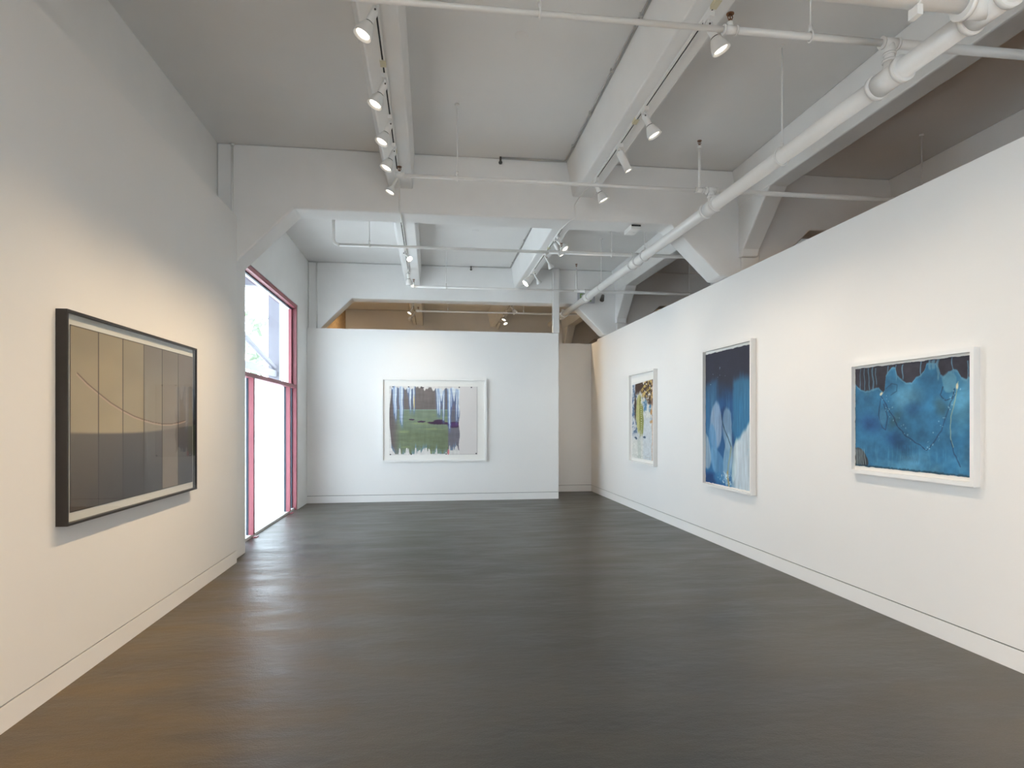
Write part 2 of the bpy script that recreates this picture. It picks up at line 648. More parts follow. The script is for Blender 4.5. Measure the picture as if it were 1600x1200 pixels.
def line(s, v, pts, w):
    """soft polyline mask"""
    best = np.full(s.shape, 9.0)
    for (x0, y0), (x1, y1) in zip(pts, pts[1:]):
        dx, dy = x1 - x0, y1 - y0
        t = np.clip(((s - x0) * dx + (v - y0) * dy) / (dx * dx + dy * dy), 0, 1)
        best = np.minimum(best, np.hypot(s - x0 - t * dx, v - y0 - t * dy))
    return 1 - sm(w * .5, w * 1.3, best)


def art_panels(s, v):
    n = fbm(s * 5, v * 5, 3)
    edges = [-1, .168, .335, .502, .668, .833, 2]
    idx = sum((s > e).astype(int) for e in edges[1:-1])
    top = np.array([(163, 148, 122), (170, 155, 128), (160, 147, 124), (132, 122, 112), (128, 117, 107), (124, 112, 106)], float)[idx]
    mid = np.array([(184, 168, 140), (184, 168, 138), (176, 162, 136), (158, 148, 132), (150, 140, 130), (136, 128, 120)], float)[idx]
    low = np.array([(112, 102, 92), (104, 96, 90), (94, 88, 86), (100, 96, 96), (126, 118, 112), (94, 90, 90)], float)[idx]
    bot = np.array([(92, 80, 68), (84, 75, 68), (72, 66, 64), (78, 74, 76), (140, 128, 118), (78, 74, 78)], float)[idx]
    hz = .575 + .012 * np.sin(s * 4) - .015 * sm(.5, 1, s)
    img = top * (1 - sm(0, .45, v))[..., None] + mid * sm(0, .45, v)[..., None]
    g = low * (1 - sm(hz, .95, v))[..., None] + bot * sm(hz, .95, v)[..., None]
    k = sm(hz - .008, hz + .012, v)[..., None]
    img = img * (1 - k) + g * k
    img = img * (1 + .10 * (n - .5))[..., None]
    img = over(img, (60, 54, 50), .5 * sm(.5, .7, fbm(s * 14, v * 5, 9)) * sm(.65, 1, v) * .5)
    c = [(.042, .26), (.10, .31), (.168, .357), (.25, .41), (.335, .452), (.42, .487), (.495, .508), (.58, .527), (.668, .54), (.76, .54), (.84, .53), (.912, .515)]
    img = over(img, (205, 178, 160), line(s, v, c, .008) * .8)
    img = over(img, (96, 74, 62), line(s, v + .006, c, .0035) * .8)
    for e in edges[1:-1]:
        img = over(img, (58, 52, 48), (1 - sm(.0015, .004, np.abs(s - e))))
    img = over(img, (60, 52, 46), 1 - sm(.002, .006, np.minimum(np.minimum(s, 1 - s), np.minimum(v, 1 - v))))
    return img


def art_coast(s, v):
    """s over the paper; coloured part ends at .79"""
    n = fbm(s * 30, v * 6, 11)
    paper = np.ones(s.shape + (3,)) * np.array((222, 217, 213.))
    img = over(paper * 0, (112, 103, 100), np.ones_like(s))
    gr = sm(.02, .14, s + .05 * (n - .5)) * sm(.335, .345, v)
    img = over(img, (120, 134, 112), gr)
    img = over(img, (104, 114, 84), gr * sm(.5, .75, v) * (.6 + .8 * (fbm(s * 8, v * 20, 14) - .4)))
    img = over(img, (136, 150, 104), gr * sm(.55, .75, fbm(s * 6, v * 24, 17)) * .7)
    img = over(img, (96, 84, 84), (1 - sm(.0, .13, s)) * .7)
    img = over(img, (150, 180, 165), gr * (1 - sm(.002, .008, np.abs(v - .345))) * .8)
    img = over(img, (104, 96, 118), sm(.655, .67, s) * .75)
    for cx, cy, rx, ry in ((.25, .486, .035, .012), (.36, .515, .05, .014), (.56, .515, .07, .035), (.60, .54, .17, .02), (.735, .56, .09, .05), (.50, .53, .08, .016)):
        img = over(img, (62, 40, 66), blob(s, v + .012 * (fbm(s * 40, v * 10, 5) - .5), cx, cy, rx, ry, 0, .3) * .95)
    img = over(img, (90, 56, 120), blob(s, v, .73, .56, .06, .035) * .45)
    sp = [(.055, .40, .03), (.07, .48, .018), (.125, .5, .032), (.14, .56, .02), (.235, .35, .022), (.275, .36, .014), (.545, .40, .03), (.565, .42, .022),
          (.61, .5, .02), (.672, .55, .026), (.70, .30, .02), (.785, .45, .03), (.68, .62, .018), (.585, .22, .05), (.76, .5, .014), (.73, .22, .05), (.21, .1, .02), (.03, .05, .03)]
    wob = .012 * (fbm(s * 3, v * 9, 21) - .5)
    for cx, tip, wd in sp:
        d = np.abs(s - cx + wob)
        lim = .62 * wd * np.clip(1 - v / tip, 0, 1) ** .9
        img = over(img, (98, 130, 184), (1 - sm(lim * .6, lim + .024, d)) * (1 - sm(tip - .05, tip + .10, v)) * .72)
        img = over(img, (218, 226, 232), (1 - sm(lim * .7, lim + .004, d)) * (v < tip))
    img = over(img, (226, 190, 90), (1 - sm(.002, .007, np.abs(s - .277))) * sm(.1, .2, v) * (1 - sm(.28, .36, v)))
    topj = .03 + .10 * (fbm(s * 28, v * 0 + 2, 31, 3)) - .05
    img = over(img, (222, 218, 214), 1 - sm(topj - .01, topj + .012, v))
    bot = .985 - .09 * sm(.45, .8, fbm(s * 34, v * 0 + 7, 41, 3)) - .05 * sm(.66, .68, s)
    img = over(img, (120, 160, 200), sm(bot - .09, bot, v) * .55 * sm(.35, .6, fbm(s * 30, v * 3, 44)))
    img = over(img, (222, 218, 214), sm(bot - .004, bot + .006, v))
    img = over(img, (220, 120, 128), blob(s, v, .665, .96, .012, .045) * .9)
    right = .79 + .006 * np.sin(v * 20)
    k = sm(right - .002, right + .002, s)
    img = over(img, (221, 215, 212), k)
    img = over(img, (222, 217, 213), 1 - sm(.003, .010, s - .012 * np.cos(v * 7) - .004))
    for cx, cy in ((.04, .012), (.216, .012), (.365, .022), (.38, .022), (.79, .012), (.93, .012), (.012, .99), (.245, .99), (.64, .988), (.985, .985)):
        img = over(img, (40, 36, 44), blob(s, v, cx, cy, .009, .009))
    im = (s < .795)
    img = img * (1 + im * (.14 * (fbm(s * 50, v * 7, 121) - .5) + .16 * (fbm(s * 7, v * 40, 125) - .5)))[..., None] * .92 + 255 * .07
    img = over(img, (150, 146, 142), (1 - sm(.001, .003, np.abs(s - .995))) * .7)
    img = over(img, (160, 156, 152), (1 - sm(.001, .003, np.abs(v - .995))) * (s > .68) * .7)
    return img


def art_collage(s, v):
    s0, v0 = s, v
    s = s + .07 * (fbm(s0 * 7, v0 * 12, 401) - .5)
    v = v + .05 * (fbm(s0 * 7, v0 * 12, 407) - .5)
    n = fbm(s * 9, v * 14, 51)
    n2 = fbm(s * 14, v * 26, 57)
    n3 = fbm(s * 20, v * 40, 61)
    img = np.ones(s.shape + (3,)) * np.array((216, 216, 210.))
    img = over(img, (176, 186, 176), sm(.28, .3, s) * (1 - sm(.44, .46, s)) * sm(.7, .72, v) * .45)
    img = over(img, (190, 196, 206), (1 - sm(.2, .9, s)) * (1 - sm(.7, .8, v)) * .6)
    img = over(img, (84, 108, 140), (1 - sm(.24, .32, s)) * sm(.42, .62, n2) * (1 - sm(.68, .76, v + .1 * n)) * .95)
    img = over(img, (196, 205, 214), sm(.5, .6, s) * sm(.45, .5, v) * .6)
    img = over(img, (74, 122, 160), sm(.48, .52, s) * sm(.48, .66, n) * (1 - sm(.42, .56, v)) * .9)
    img = over(img, (74, 56, 48), (1 - sm(.15, .20, v - .16 * sm(.4, .9, s) + .05 * n)) * sm(.12, .2, s))
    img = over(img, (64, 48, 42), blob(s, v, .17, .34, .06, .2, 0, .4) * .9)
    img = over(img, (204, 176, 104), sm(.5, .62, n3) * sm(.42, .5, s) * (1 - sm(.2, .28, v)))
    img = over(img, (226, 224, 214), sm(.62, .7, n2) * sm(.45, .5, s) * (1 - sm(.24, .3, v)))
    img = over(img, (186, 182, 122), blob(s, v, .34, .42, .14, .27, 0, .2) * .95)
    img = over(img, (130, 132, 62), (blob(s, v, .42, .45, .06, .3, 0, .2) + blob(s, v, .50, .5, .08, .22, -4, .2)) * .8 * sm(.3, .5, n + .1))
    img = over(img, (66, 88, 110), blob(s, v, .62, .725, .08, .015, 0, .4) + blob(s, v, .2, .74, .08, .02, 0, .4))
    img = over(img, (228, 226, 196), (1 - sm(.008, .018, np.abs(s - .455))) * sm(.22, .24, v) * (1 - sm(.7, .72, v)) * (.5 + .5 * np.sign(np.sin(v * 240))))
    img = over(img, (190, 140, 80), blob(s, v, .93, .4, .06, .04, 0, .5) + blob(s, v, .93, .52, .07, .025, 0, .5) * .8)
    img = over(img, (214, 170, 140), (1 - sm(.01, .03, np.abs(s - .97))) * .6)
    img = img * (1 + .18 * (fbm(s0 * 24, v0 * 44, 421) - .5))[..., None]
    top = .0 + .03 * (1 - s0)
    img = over(img, (226, 224, 220), 1 - sm(top, top + .01, v0))
    img = over(img, (180, 180, 174), (1 - sm(.002, .006, np.abs(v - .965))) * .5)
    return img


def art_petals(s, v):
    s0, v0 = s, v
    s = s + .05 * (fbm(s0 * 5, v0 * 7, 301) - .5)
    v = v + .04 * (fbm(s0 * 6, v0 * 6, 307) - .5) + .012 * (fbm(s0 * 30, v0 * 4, 309) - .5)
    st = fbm(s * 40, v * 5, 71)
    n = fbm(s * 5, v * 8, 73)
    img = np.ones(s.shape + (3,)) * np.array((48, 50, 66.))
    img = over(img, (38, 84, 132), sm(.22, .42, v + .10 * (n - .5)))
    img = over(img, (58, 126, 166), sm(.60, .66, s) * sm(.17 + .05 * (st - .5), .26, v) * (1 - sm(.6, .8, v)) * .75)
    img = over(img, (54, 108, 148), (1 - sm(.24, .34, s)) * sm(.2, .27, v + .1 * s) * .7)
    img = over(img, (84, 136, 166), sm(.55, .8, st) * sm(.22, .4, v) * (1 - sm(.6, .75, v)) * .5)
    img = over(img, (30, 60, 104), blob(s, v, .47, .52, .16, .10, 20) * .7)
    img = over(img, (40, 104, 158), sm(.55, .9, v) * .6)
    img = over(img, (28, 56, 100), blob(s, v, .62, .70, .06, .12, 0, .5) * .5)
    for cx, cy, rx, ry, a, c, al in ((.25, .56, .15, .19, 6, (150, 172, 198), .92), (.51, .58, .11, .17, -8, (134, 164, 190), .88), (.18, .72, .10, .20, -14, (92, 146, 190), .8),
                                     (.02, .75, .10, .16, -30, (168, 184, 196), .85), (.52, .80, .10, .20, 10, (150, 184, 208), .85),
                                     (.68, .80, .055, .17, 14, (150, 190, 196), .9), (.30, .85, .22, .10, 30, (120, 168, 204), .6)):
        m = blob(s + .03 * (fbm(s * 4, v * 4, 75) - .5), v, cx, cy, rx, ry, a, .16) * al
        img = over(img, c, m * (.8 + .4 * (st - .3)))
    wr = sm(0, .05, v - (1.02 - .50 * s ** 1.0 + .03 * (st - .5)) + .02)
    img = over(img, (206, 216, 222), wr * sm(.55, .72, s) * .9)
    img = over(img, (150, 196, 218), wr * sm(.6, .8, fbm(s * 6, v * 10, 78)) * .7)
    img = over(img, (28, 62, 110), blob(s, v, .12, .965, .22, .06, 0, .6) * .9)
    img = over(img, (60, 130, 180), blob(s, v, .30, .95, .12, .05, 0, .6) * .7)
    img = over(img, (44, 74, 88), line(s, v, [(.385, .47), (.40, .52), (.45, .58), (.52, .64), (.59, .715)], .008) * .9)
    img = over(img, (150, 162, 140), line(s, v, [(.60, .72), (.56, .80), (.54, .88), (.53, .93)], .013) * .8)
    img = over(img, (172, 160, 116), line(s, v, [(.52, .91), (.54, .96), (.555, 1.0)], .02))
    img = over(img, (200, 222, 228), sm(.70, .78, vnoise(s * 46, v * 90, 81)) * blob(s, v, .50, .95, .22, .05, 0, .6))
    img = over(img, (150, 180, 200), sm(.93, .97, vnoise(s * 34, v * 66, 83)) * sm(.08, .1, s) * (1 - sm(.5, .55, s)) * sm(.06, .1, v) * (1 - sm(.26, .3, v)))
    img = img * (1 + .22 * (fbm(s0 * 44, v0 * 7, 321) - .5) * sm(.2, .35, v) + .10 * (fbm(s0 * 8, v0 * 10, 325) - .5))[..., None]
    return img


def art_drips(s, v):
    s0, v0 = s, v
    s = s + .035 * (fbm(s0 * 7, v0 * 6, 201) - .5)
    v = v + .045 * (fbm(s0 * 6, v0 * 7, 207) - .5)
    n = fbm(s * 4, v * 4, 91)
    st = fbm(s * 60, v * 4, 95)
    img = np.ones(s.shape + (3,)) * np.array((52, 112, 152.))
    img = over(img, (96, 156, 190), sm(.45, .75, n) * .7)
    img = over(img, (98, 158, 190), blob(s, v, .50, .33, .16, .18, 0, .8) * .8)
    img = over(img, (92, 158, 192), blob(s, v, .93, .42, .10, .22, 0, .8) * .8)
    img = over(img, (60, 126, 170), blob(s, v, .60, .55, .18, .2, 0, .8) * .7)
    img = over(img, (34, 74, 120), blob(s, v, .16, .56, .16, .12, 20, .9) * .85)
    img = over(img, (34, 78, 124), blob(s, v, .40, .72, .14, .10, 30, .9) * .8)
    img = over(img, (30, 74, 122), blob(s, v, .55, .42, .10, .08, 0, .9) * .5)
    img = over(img, (60, 96, 110), blob(s, v, .78, .42, .06, .12, -15, .9) * .8 + blob(s, v, .40, .52, .05, .12, 30, .9) * .7)
    img = over(img, (84, 148, 184), sm(.5, .8, st) * sm(.72, .85, v) * .4)
    bs = [0, .03, .06, .10, .16, .20, .24, .28, .295, .31, .36, .40, .42, .47, .50, .55, .58, .62, .65, .67, .69, .75, .78, .80, .83, .87, .90, .93, .965, .985, 1]
    bv = [.12, .19, .22, .235, .225, .215, .21, .27, .24, .10, .03, .02, .10, .15, .185, .20, .16, .13, .10, .03, .02, .04, .15, .17, .13, .12, .13, .19, .20, .18, .2]
    bd = np.interp(s, bs, bv) + .02 * (fbm(s * 24, v * 0, 97, 3) - .5)
    img = over(img, (134, 180, 200), (1 - sm(.004, .02, np.abs(v - bd))) * .35)
    dk = 1 - sm(bd - .012, bd + .002, v)
    img = over(img, (58, 56, 66), dk)
    for c, t0, t1, wd in ((.055, 0, .24, .003), (.10, 0, .24, .004), (.145, 0, .24, .0055), (.185, 0, .24, .008), (.215, .02, .2, .004), (.41, 0, .16, .004), (.47, 0, .16, .006),
                          (.62, 0, .16, .006), (.70, 0, .1, .012), (.73, 0, .1, .016), (.76, 0, .2, .01), (.865, 0, .16, .004), (.33, 0, .1, .005), (.975, .05, .24, .005)):
        img = over(img, (104, 150, 176), (1 - sm(wd * .5, wd * 1.2, np.abs(s - c + .004 * np.sin(v * 30)))) * (v > t0) * (1 - sm(t1 - .03, t1, v)) * .75)
    V = [(.26, .28), (.33, .42), (.38, .50), (.44, .60), (.50, .68), (.58, .74), (.67, .79), (.72, .73), (.78, .62), (.83, .50), (.86, .38), (.90, .28)]
    img = over(img, (28, 50, 80), line(s, v + .02 * (fbm(s * 30, v * 30, 99) - .5), V[:7], .005) * .6)
    img = over(img, (34, 60, 90), line(s, v, V[6:], .006) * .5)
    img = over(img, (150, 176, 160), line(s, v, [(.905, .22), (.885, .40), (.86, .55), (.85, .68), (.87, .76)], .004) * .8)
    img = over(img, (34, 58, 88), line(s, v, [(.85, .70), (.88, .82), (.93, .92)], .005) * .6)
    img = over(img, (36, 62, 92), line(s, v, [(.26, .32), (.245, .48), (.28, .60), (.31, .62), (.33, .50), (.29, .38)], .005) * .7)
    img = over(img, (80, 134, 168), blob(s, v, .285, .50, .035, .09, 0, .3) * .6)
    img = over(img, (40, 72, 98), line(s, v, [(.31, .22), (.36, .17), (.42, .19), (.42, .26), (.36, .30)], .006) * .5)
    img = over(img, (100, 156, 182), blob(s, v, .84, .21, .055, .085, 0, .2) * .8)
    img = over(img, (36, 60, 84), line(s, v, [(.79, .24), (.78, .31), (.82, .36), (.87, .34), (.88, .26)], .005) * .7)
    for c in ((.265, .27), (.90, .245)):
        img = over(img, (206, 204, 178), blob(s, v, c[0], c[1], .014, .02, 0, .6))
    rs = np.random.RandomState(7)
    for k in range(58):
        t = rs.rand() * 10.99
        i = int(t)
        a, b = V[i], V[min(i + 1, 11)]
        x = a[0] + (b[0] - a[0]) * (t - i) + rs.normal() * .02
        y = a[1] + (b[1] - a[1]) * (t - i) + rs.normal() * .02 - .02
        q = rs.uniform(.002, .007)
        img = over(img, (132, 178, 204), blob(s, v, x, y, q, q * 1.3, 0, .5) * .8)
    img = over(img, (60, 62, 66), blob(s, v, .04, .93, .09, .13, -12, .12) * .95)
    for c in (.01, .025, .045, .062, .08, .1):
        img = over(img, (150, 168, 172), (1 - sm(.0015, .005, np.abs(s - c - .03 * (v - .9)))) * sm(.8, .84, v) * (1 - sm(.98, .99, v)) * .7)
    for k in range(11):
        c = .455 + .014 * k
        img = over(img, (34, 64, 92), (1 - sm(.0015, .004, np.abs(s - c))) * sm(.74 + .02 * (k % 3), .8, v) * (1 - sm(.88, .93, v)) * .6)
    img = over(img, (40, 72, 90), sm(.975, .995, v0 + .02 * (st - .5)) * .9)
    img = over(img, (34, 54, 74), (1 - sm(.001, .006, s0)) * .8)
    img = img * (1 + .16 * (fbm(s0 * 30, v0 * 26, 221) - .5) + .5 * (fbm(s0 * 7, v0 * 6, 225) - .5))[..., None]
    return img


def print_mat():
    m = bpy.data.materials.new('printed_paper')
    m.use_nodes = True
    nt = m.node_tree
    a = nt.nodes.new('ShaderNodeVertexColor')
    a.layer_name = 'ink'
    b = nt.nodes['Principled BSDF']
    nt.links.new(a.outputs['Color'], b.inputs['Base Color'])
    b.inputs['Roughness'].default_value = 0.6
    b.inputs['Specular IOR Level'].default_value = 0.25
    return m


PRINT = print_mat()


def make_print(fn, x0, x1, z0, z1, y, nx, nz, parent, name='print', ripple=0.0):
    """x right as seen, z up; a thin sheet with its ink as colours of its points"""
    gx, gz = np.meshgrid(np.linspace(0, 1, nx), np.linspace(0, 1, nz))
    img = np.clip(fn(gx, 1 - gz), 0, 255) / 255.0
    ln = np.where(img <= .04045, img / 12.92, ((img + .055) / 1.055) ** 2.4)
    X = x0 + (x1 - x0) * gx
    Z = z0 + (z1 - z0) * gz
    if ripple:
        edge = ripple * (fbm(gx * 22, gz * 22, 5, 3) - .5)
        X = X + edge * ((gx < .001) | (gx > .999))
        Z = Z + edge * ((gz < .001) | (gz > .999))
    co = np.stack([X, np.full_like(X, y), Z], -1).reshape(-1, 3)
    i = np.arange(nx * nz).reshape(nz, nx)
    q = np.stack([i[:-1, :-1], i[:-1, 1:], i[1:, 1:], i[1:, :-1]], -1).reshape(-1, 4)
    me = bpy.data.meshes.new(name)
    me.from_pydata(co.tolist(), [], q.tolist())
    at = me.color_attributes.new('ink', 'FLOAT_COLOR', 'POINT')
    c4 = np.concatenate([ln.reshape(-1, 3), np.ones((nx * nz, 1))], 1).astype(np.float32)
    at.data.foreach_set('color', c4.ravel())
    me.materials.append(PRINT)
    o = bpy.data.objects.new(name, me)
    COL.objects.link(o)
    o.parent = parent
    return o


def artwork(loc, rz, w, h, depth, fw, frame_m, fn, pr, res, label, recess, glazed=False, ripple=0.0):
    """loc = centre on the wall face; local y points into the wall; pr = print rect rel. to the centre"""
    root = empty('framed_artwork', loc, rz)
    tag(root, label, 'artwork')
    m = MB()
    W, H = w / 2, h / 2
    o = [(-W, -H), (W, -H), (W, H), (-W, H)]
    i = [(-W + fw, -H + fw), (W - fw, -H + fw), (W - fw, H - fw), (-W + fw, H - fw)]
    for k in range(4):
        a, b = o[k], o[(k + 1) % 4]
        c, d = i[(k + 1) % 4], i[k]
        m.hexa([(a[0], 0, a[1]), (b[0], 0, b[1]), (c[0], 0, c[1]), (d[0], 0, d[1]),
                (a[0], -depth, a[1]), (b[0], -depth, b[1]), (c[0], -depth, c[1]), (d[0], -depth, d[1])])
    bmesh.ops.remove_doubles(m.bm, verts=m.bm.verts, dist=1e-5)
    m.build('frame', frame_m, root)
    yb_ = -depth + recess
    MB().box((-W + fw, yb_, -H + fw), (W - fw, yb_ + .006, H - fw)).build('mat_board', MATB, root)
    make_print(fn, pr[0], pr[1], pr[2], pr[3], yb_ - .0025, res[0], res[1], root, ripple=ripple)
    if glazed:
        MB().box((-W + fw, -depth + .006, -H + fw), (W - fw, -depth + .009, H - fw)).build('glazing', GLASS, root)
    return root


# left: black frame, six upright panels
artwork((XP, (3.718 + 5.642) / 2, (.920 + 2.118) / 2), R(90), 1.924, 1.198, .06, .014, BFRAME, art_panels,
        (3.794 - 4.68, 5.615 - 4.68, .985 - 1.519, 2.044 - 1.519), (420, 240),
        'large black framed photograph in six upright panels with a hanging curve, on the left wall', .03, glazed=True)
# back wall
cx = .07
artwork((cx, yb(cx), 1.522), math.atan(.0213), 1.962, 1.56, .045, .036, WFRAME, art_coast,
        (-.762 - cx, .878 - cx, .868 - 1.522, 2.153 - 1.522), (420, 330),
        'white framed print of a green shore with white drips, on the back wall', .03)
# right wall, far to near
ra = R(-90) + .0082
yc = (9.19 + 10.375) / 2
artwork((xr(yc), yc, 1.553), ra, 1.185, 1.50, .064, .03, WFRAME, art_collage,
        (yc - 10.30, yc - 9.32, .885 - 1.553, 2.155 - 1.553), (220, 300),
        'white framed blue and yellow collage, farthest of the three works on the right wall', .04, ripple=.01)
yc = (6.315 + 7.515) / 2
artwork((xr(yc), yc, 1.545), ra, 1.20, 1.69, .06, .026, WFRAME, art_petals,
        (yc - 7.485, yc - 6.375, .738 - 1.545, 2.335 - 1.545), (240, 340),
        'tall white framed print of pale petals under a navy sky, on the right wall', .04, ripple=.012)
yc = (3.579 + 4.765) / 2
artwork((xr(yc), yc, 1.526), ra, 1.186, .90, .046, .03, WFRAME, art_drips,
        (yc - 4.725, yc - 3.625, 1.135 - 1.526, 1.928 - 1.526), (420, 300),
        'wide white framed blue drip painting, nearest of the three works on the right wall', .03, ripple=.010)

# ------------------------------------------------------------------ light tracks and spotlights
def track(x, ya, yb_, label, conduit=None, junction=()):
    root = empty('light_track', (x, ya, 4.05))
    tag(root, label, 'light track', 'ceiling light tracks')
    L = yb_ - ya
    m = MB().m(LAMPW)
    m.box((-.018, 0, -.022), (-.006, L, 0)).box((.006, 0, -.022), (.018, L, 0)).box((-.006, 0, -.008), (.006, L, 0))
    m.m(DARK).box((-.006, 0, -.016), (.006, L, -.0081))
    m.build('rail', None, root)
    MB().box((-.022, -.03, -.026), (.022, .03, 0)).build('end_cap', LAMPW, root)
    e = MB().box((-.022, L - .03, -.026), (.022, L + .05, 0)).build('end_cap', LAMPW, root)
    for j in junction:
        MB().box((-.02, j - ya - .04, -.025), (.02, j - ya + .04, -.001)).build('coupler', CREAM, root)
    if conduit:
        MB().path([(p[0] - x, p[1] - ya, p[2] - 4.05) for p in conduit], .008).build('feed_conduit', PIPE, root)
    return root


XA, XA2, XB = -.335, -.375, 1.718
track(XA, 2.4, 6.55, 'white light track under the left joist in the near bay', [(XA, 6.5, 4.03), (XA, 6.84, 4.03), (XA - .005, 6.93, 3.98), (XA, 6.93, 3.80), (XA + .01, 6.955, 3.765), (XA + .01, 7.30, 3.765)], (4.5, 5.95))
track(XB, 2.4, 6.5, 'white light track under the middle joist in the near bay', [(XB, 6.45, 4.03), (XB - .05, 6.80, 4.03), (XB - .10, 6.925, 3.95), (XB - .09, 6.93, 3.86), (XB - .10, 6.93, 3.80), (XB - .16, 6.96, 3.765), (XB - .2, 7.28, 3.765)], (3.6, 5.1))
track(XA2, 7.45, 10.95, 'white light track under the left joist in the second bay', None, (9.2,))
track(XB, 7.45, 11.6, 'white light track under the middle joist in the second bay', None, (9.0,))
track(XA2, 12.4, 16.6, 'white light track under the left joist in the next room')
track(XB, 12.4, 16.6, 'white light track under the middle joist in the next room')

# prototype meshes, all hanging along local -Z from the pivot
def proto(kind):
    d = {}
    if kind == 'flood':
        m = MB().m(LAMPW).lathe([(0, .012), (.020, .010), (.0245, 0), (.0245, -.078)])
        m.m(DARK).lathe([(.0245, -.078), (.0255, -.083)]).m(LAMPW)
        m.lathe([(.0255, -.083), (.032, -.088), (.042, -.11), (.055, -.148), (.0585, -.168), (.0585, -.175), (.055, -.175), (.044, -.162), (0, -.156)])
        d['shade'] = m
        d['bulb'] = MB().lathe([(0, -.1660), (.025, -.1655), (.038, -.1640), (.042, -.1605)])
    elif kind == 'narrow':
        m = MB().m(LAMPW).lathe([(0, .008), (.012, .006), (.014, 0), (.014, -.10), (.020, -.112), (.034, -.135), (.046, -.17), (.048, -.178), (.044, -.178), (.040, -.165), (0, -.160)])
        d['shade'] = m
        d['bulb'] = MB().lathe([(0, -.170), (.03, -.169), (.040, -.166)])
    elif kind == 'can':
        m = MB().m(LAMPW).lathe([(0, .010), (.030, .008), (.034, 0), (.034, -.185), (.031, -.185), (.029, -.165), (0, -.165)])
        d['shade'] = m
        d['bulb'] = MB().lathe([(0, -.180), (.018, -.179), (.029, -.172)])
    else:   # big drum
        m = MB().m(LAMPW).lathe([(0, .010), (.030, .006), (.040, -.02), (.044, -.08), (.062, -.10), (.066, -.20), (.062, -.20), (.058, -.185), (0, -.18)])
        d['shade'] = m
        d['bulb'] = MB().lathe([(0, -.197), (.04, -.195), (.058, -.188)])
    out = {}
    out['shade'] = d['shade'].build('lamp_shade')
    out['bulb'] = d['bulb'].build('bulb', BULB)
    m = MB().m(LAMPW).box((-.017, -.045, .005), (.017, .045, .036)).tube((0, 0, .01), (0, 0, -.026), .009, seg=10)
    m.box((-.02, -.012, -.04), (-.014, .012, -.012)).box((.014, -.012, -.04), (.02, .012, -.012)).box((-.02, -.012, -.016), (.02, .012, -.012))
    out['adapter'] = m.build('track_adapter')
    out['knob'] = MB().tube((-.028, 0, -.032), (.028, 0, -.032), .006, seg=10).build('pivot_knob', STEEL)
    return out


PROTO = {k: proto(k) for k in ('flood', 'narrow', 'can', 'drum')}


def lamp(kind, x, y, tgt, label, watts=1.0, cone=96, group=None, on=True):
    P = PROTO[kind]
    piv = Vector((x, y, 4.05 - .022 - .036))
    root = empty('track_spotlight', piv)
    tag(root, label, 'spotlight', group)
    d = (Vector(tgt) - piv).normalized()
    rot = Vector((0, 0, -1)).rotation_difference(d)
    yaw = math.atan2(d.y, d.x)
    for key in ('adapter', 'knob', 'shade', 'bulb'):
        o = P[key].copy()
        COL.objects.link(o)
        o.parent = root
        if key in ('shade', 'bulb'):
            o.rotation_mode = 'QUATERNION'
            o.rotation_quaternion = rot
            o.location = (0, 0, -.032)
        else:
            if key == 'knob':
                o.rotation_euler = (0, 0, yaw + math.pi / 2)
    if on:
        l = bpy.data.lights.new('spot_beam', 'SPOT')
        l.energy = SPOT_W * watts
        l.color = SPOT_AMBER if y < 2 else SPOT_WARM if (x < 0 or y > 12) else SPOT_COL
        l.spot_size = R(cone)
        l.spot_blend = 1.0
        l.shadow_soft_size = .035
        lo = bpy.data.objects.new('spot_beam', l)
        COL.objects.link(lo)
        lo.parent = root
        lo.location = Vector((0, 0, -.032)) + d * .235
        lo.rotation_mode = 'QUATERNION'
        lo.rotation_quaternion = rot
    return root


GL = 'track spotlights'
lampA = [('flood', 3.83, (-2.04, 3.45, .2), 'lit bell spotlight, nearest on the left joist of the near bay'),
         ('flood', 4.66, (-2.04, 4.25, .2), 'lit bell spotlight, second nearest on the left joist'),
         ('flood', 5.28, (-2.04, 4.8, .2), 'lit bell spotlight, third nearest on the left joist'),
         ('flood', 5.81, (-2.04, 5.45, .2), 'lit bell spotlight, fourth nearest on the left joist'),
         ('narrow', 6.40, (-2.04, 6.1, .2), 'lit spotlight on the left joist just before the near beam')]
for k, y, t, lb in lampA:
    lamp(k, XA, y, t, lb, 2.2, cone=76, group=GL)
lampB = [('flood', 3.70, (3.45, 3.4, 0.5), 'lit bell spotlight, nearest on the middle joist beside the sprinkler pipe'),
         ('flood', 4.87, (3.45, 4.55, 0.5), 'lit bell spotlight, second nearest on the middle joist'),
         ('can', 5.55, (3.45, 5.4, 0.5), 'lit cylinder spotlight on the middle joist of the near bay'),
         ('flood', 6.35, (3.45, 6.25, 0.5), 'lit bell spotlight on the middle joist just before the near beam')]
for k, y, t, lb in lampB:
    lamp(k, XB, y, t, lb, 1.3, cone=86, group=GL)
lamp('narrow', XA2, 9.29, (1.6, 6.2, 1.0), 'small lit spotlight facing the viewer on the left joist of the second bay', .5, group=GL)
lamp('flood', XA2, 10.55, (.0, 11.75, .9), 'bell spotlight aimed at the back wall from the left joist', .75, group=GL)
lamp('flood', XB, 8.36, (3.45, 7.2, 1.5), 'lit spotlight facing the viewer on the middle joist of the second bay', .45, group=GL)
lamp('can', XB, 8.52, (3.45, 8.2, 0.5), 'lit cylinder spotlight on the middle joist behind the near beam', .8, group=GL)
lamp('narrow', XB, 9.25, (3.45, 10.2, 1.4), 'white spotlight turned away toward the farthest work on the right wall', .5, group=GL)
lamp('narrow', XB, 10.30, (3.45, 11.2, 1.3), 'white spotlight turned away, last but one on the middle joist', .5, group=GL)
lamp('drum', XB, 10.47, (-.6, 9.8, 1.6), 'big drum spotlight aimed left near the end of the middle joist', .45, group=GL)
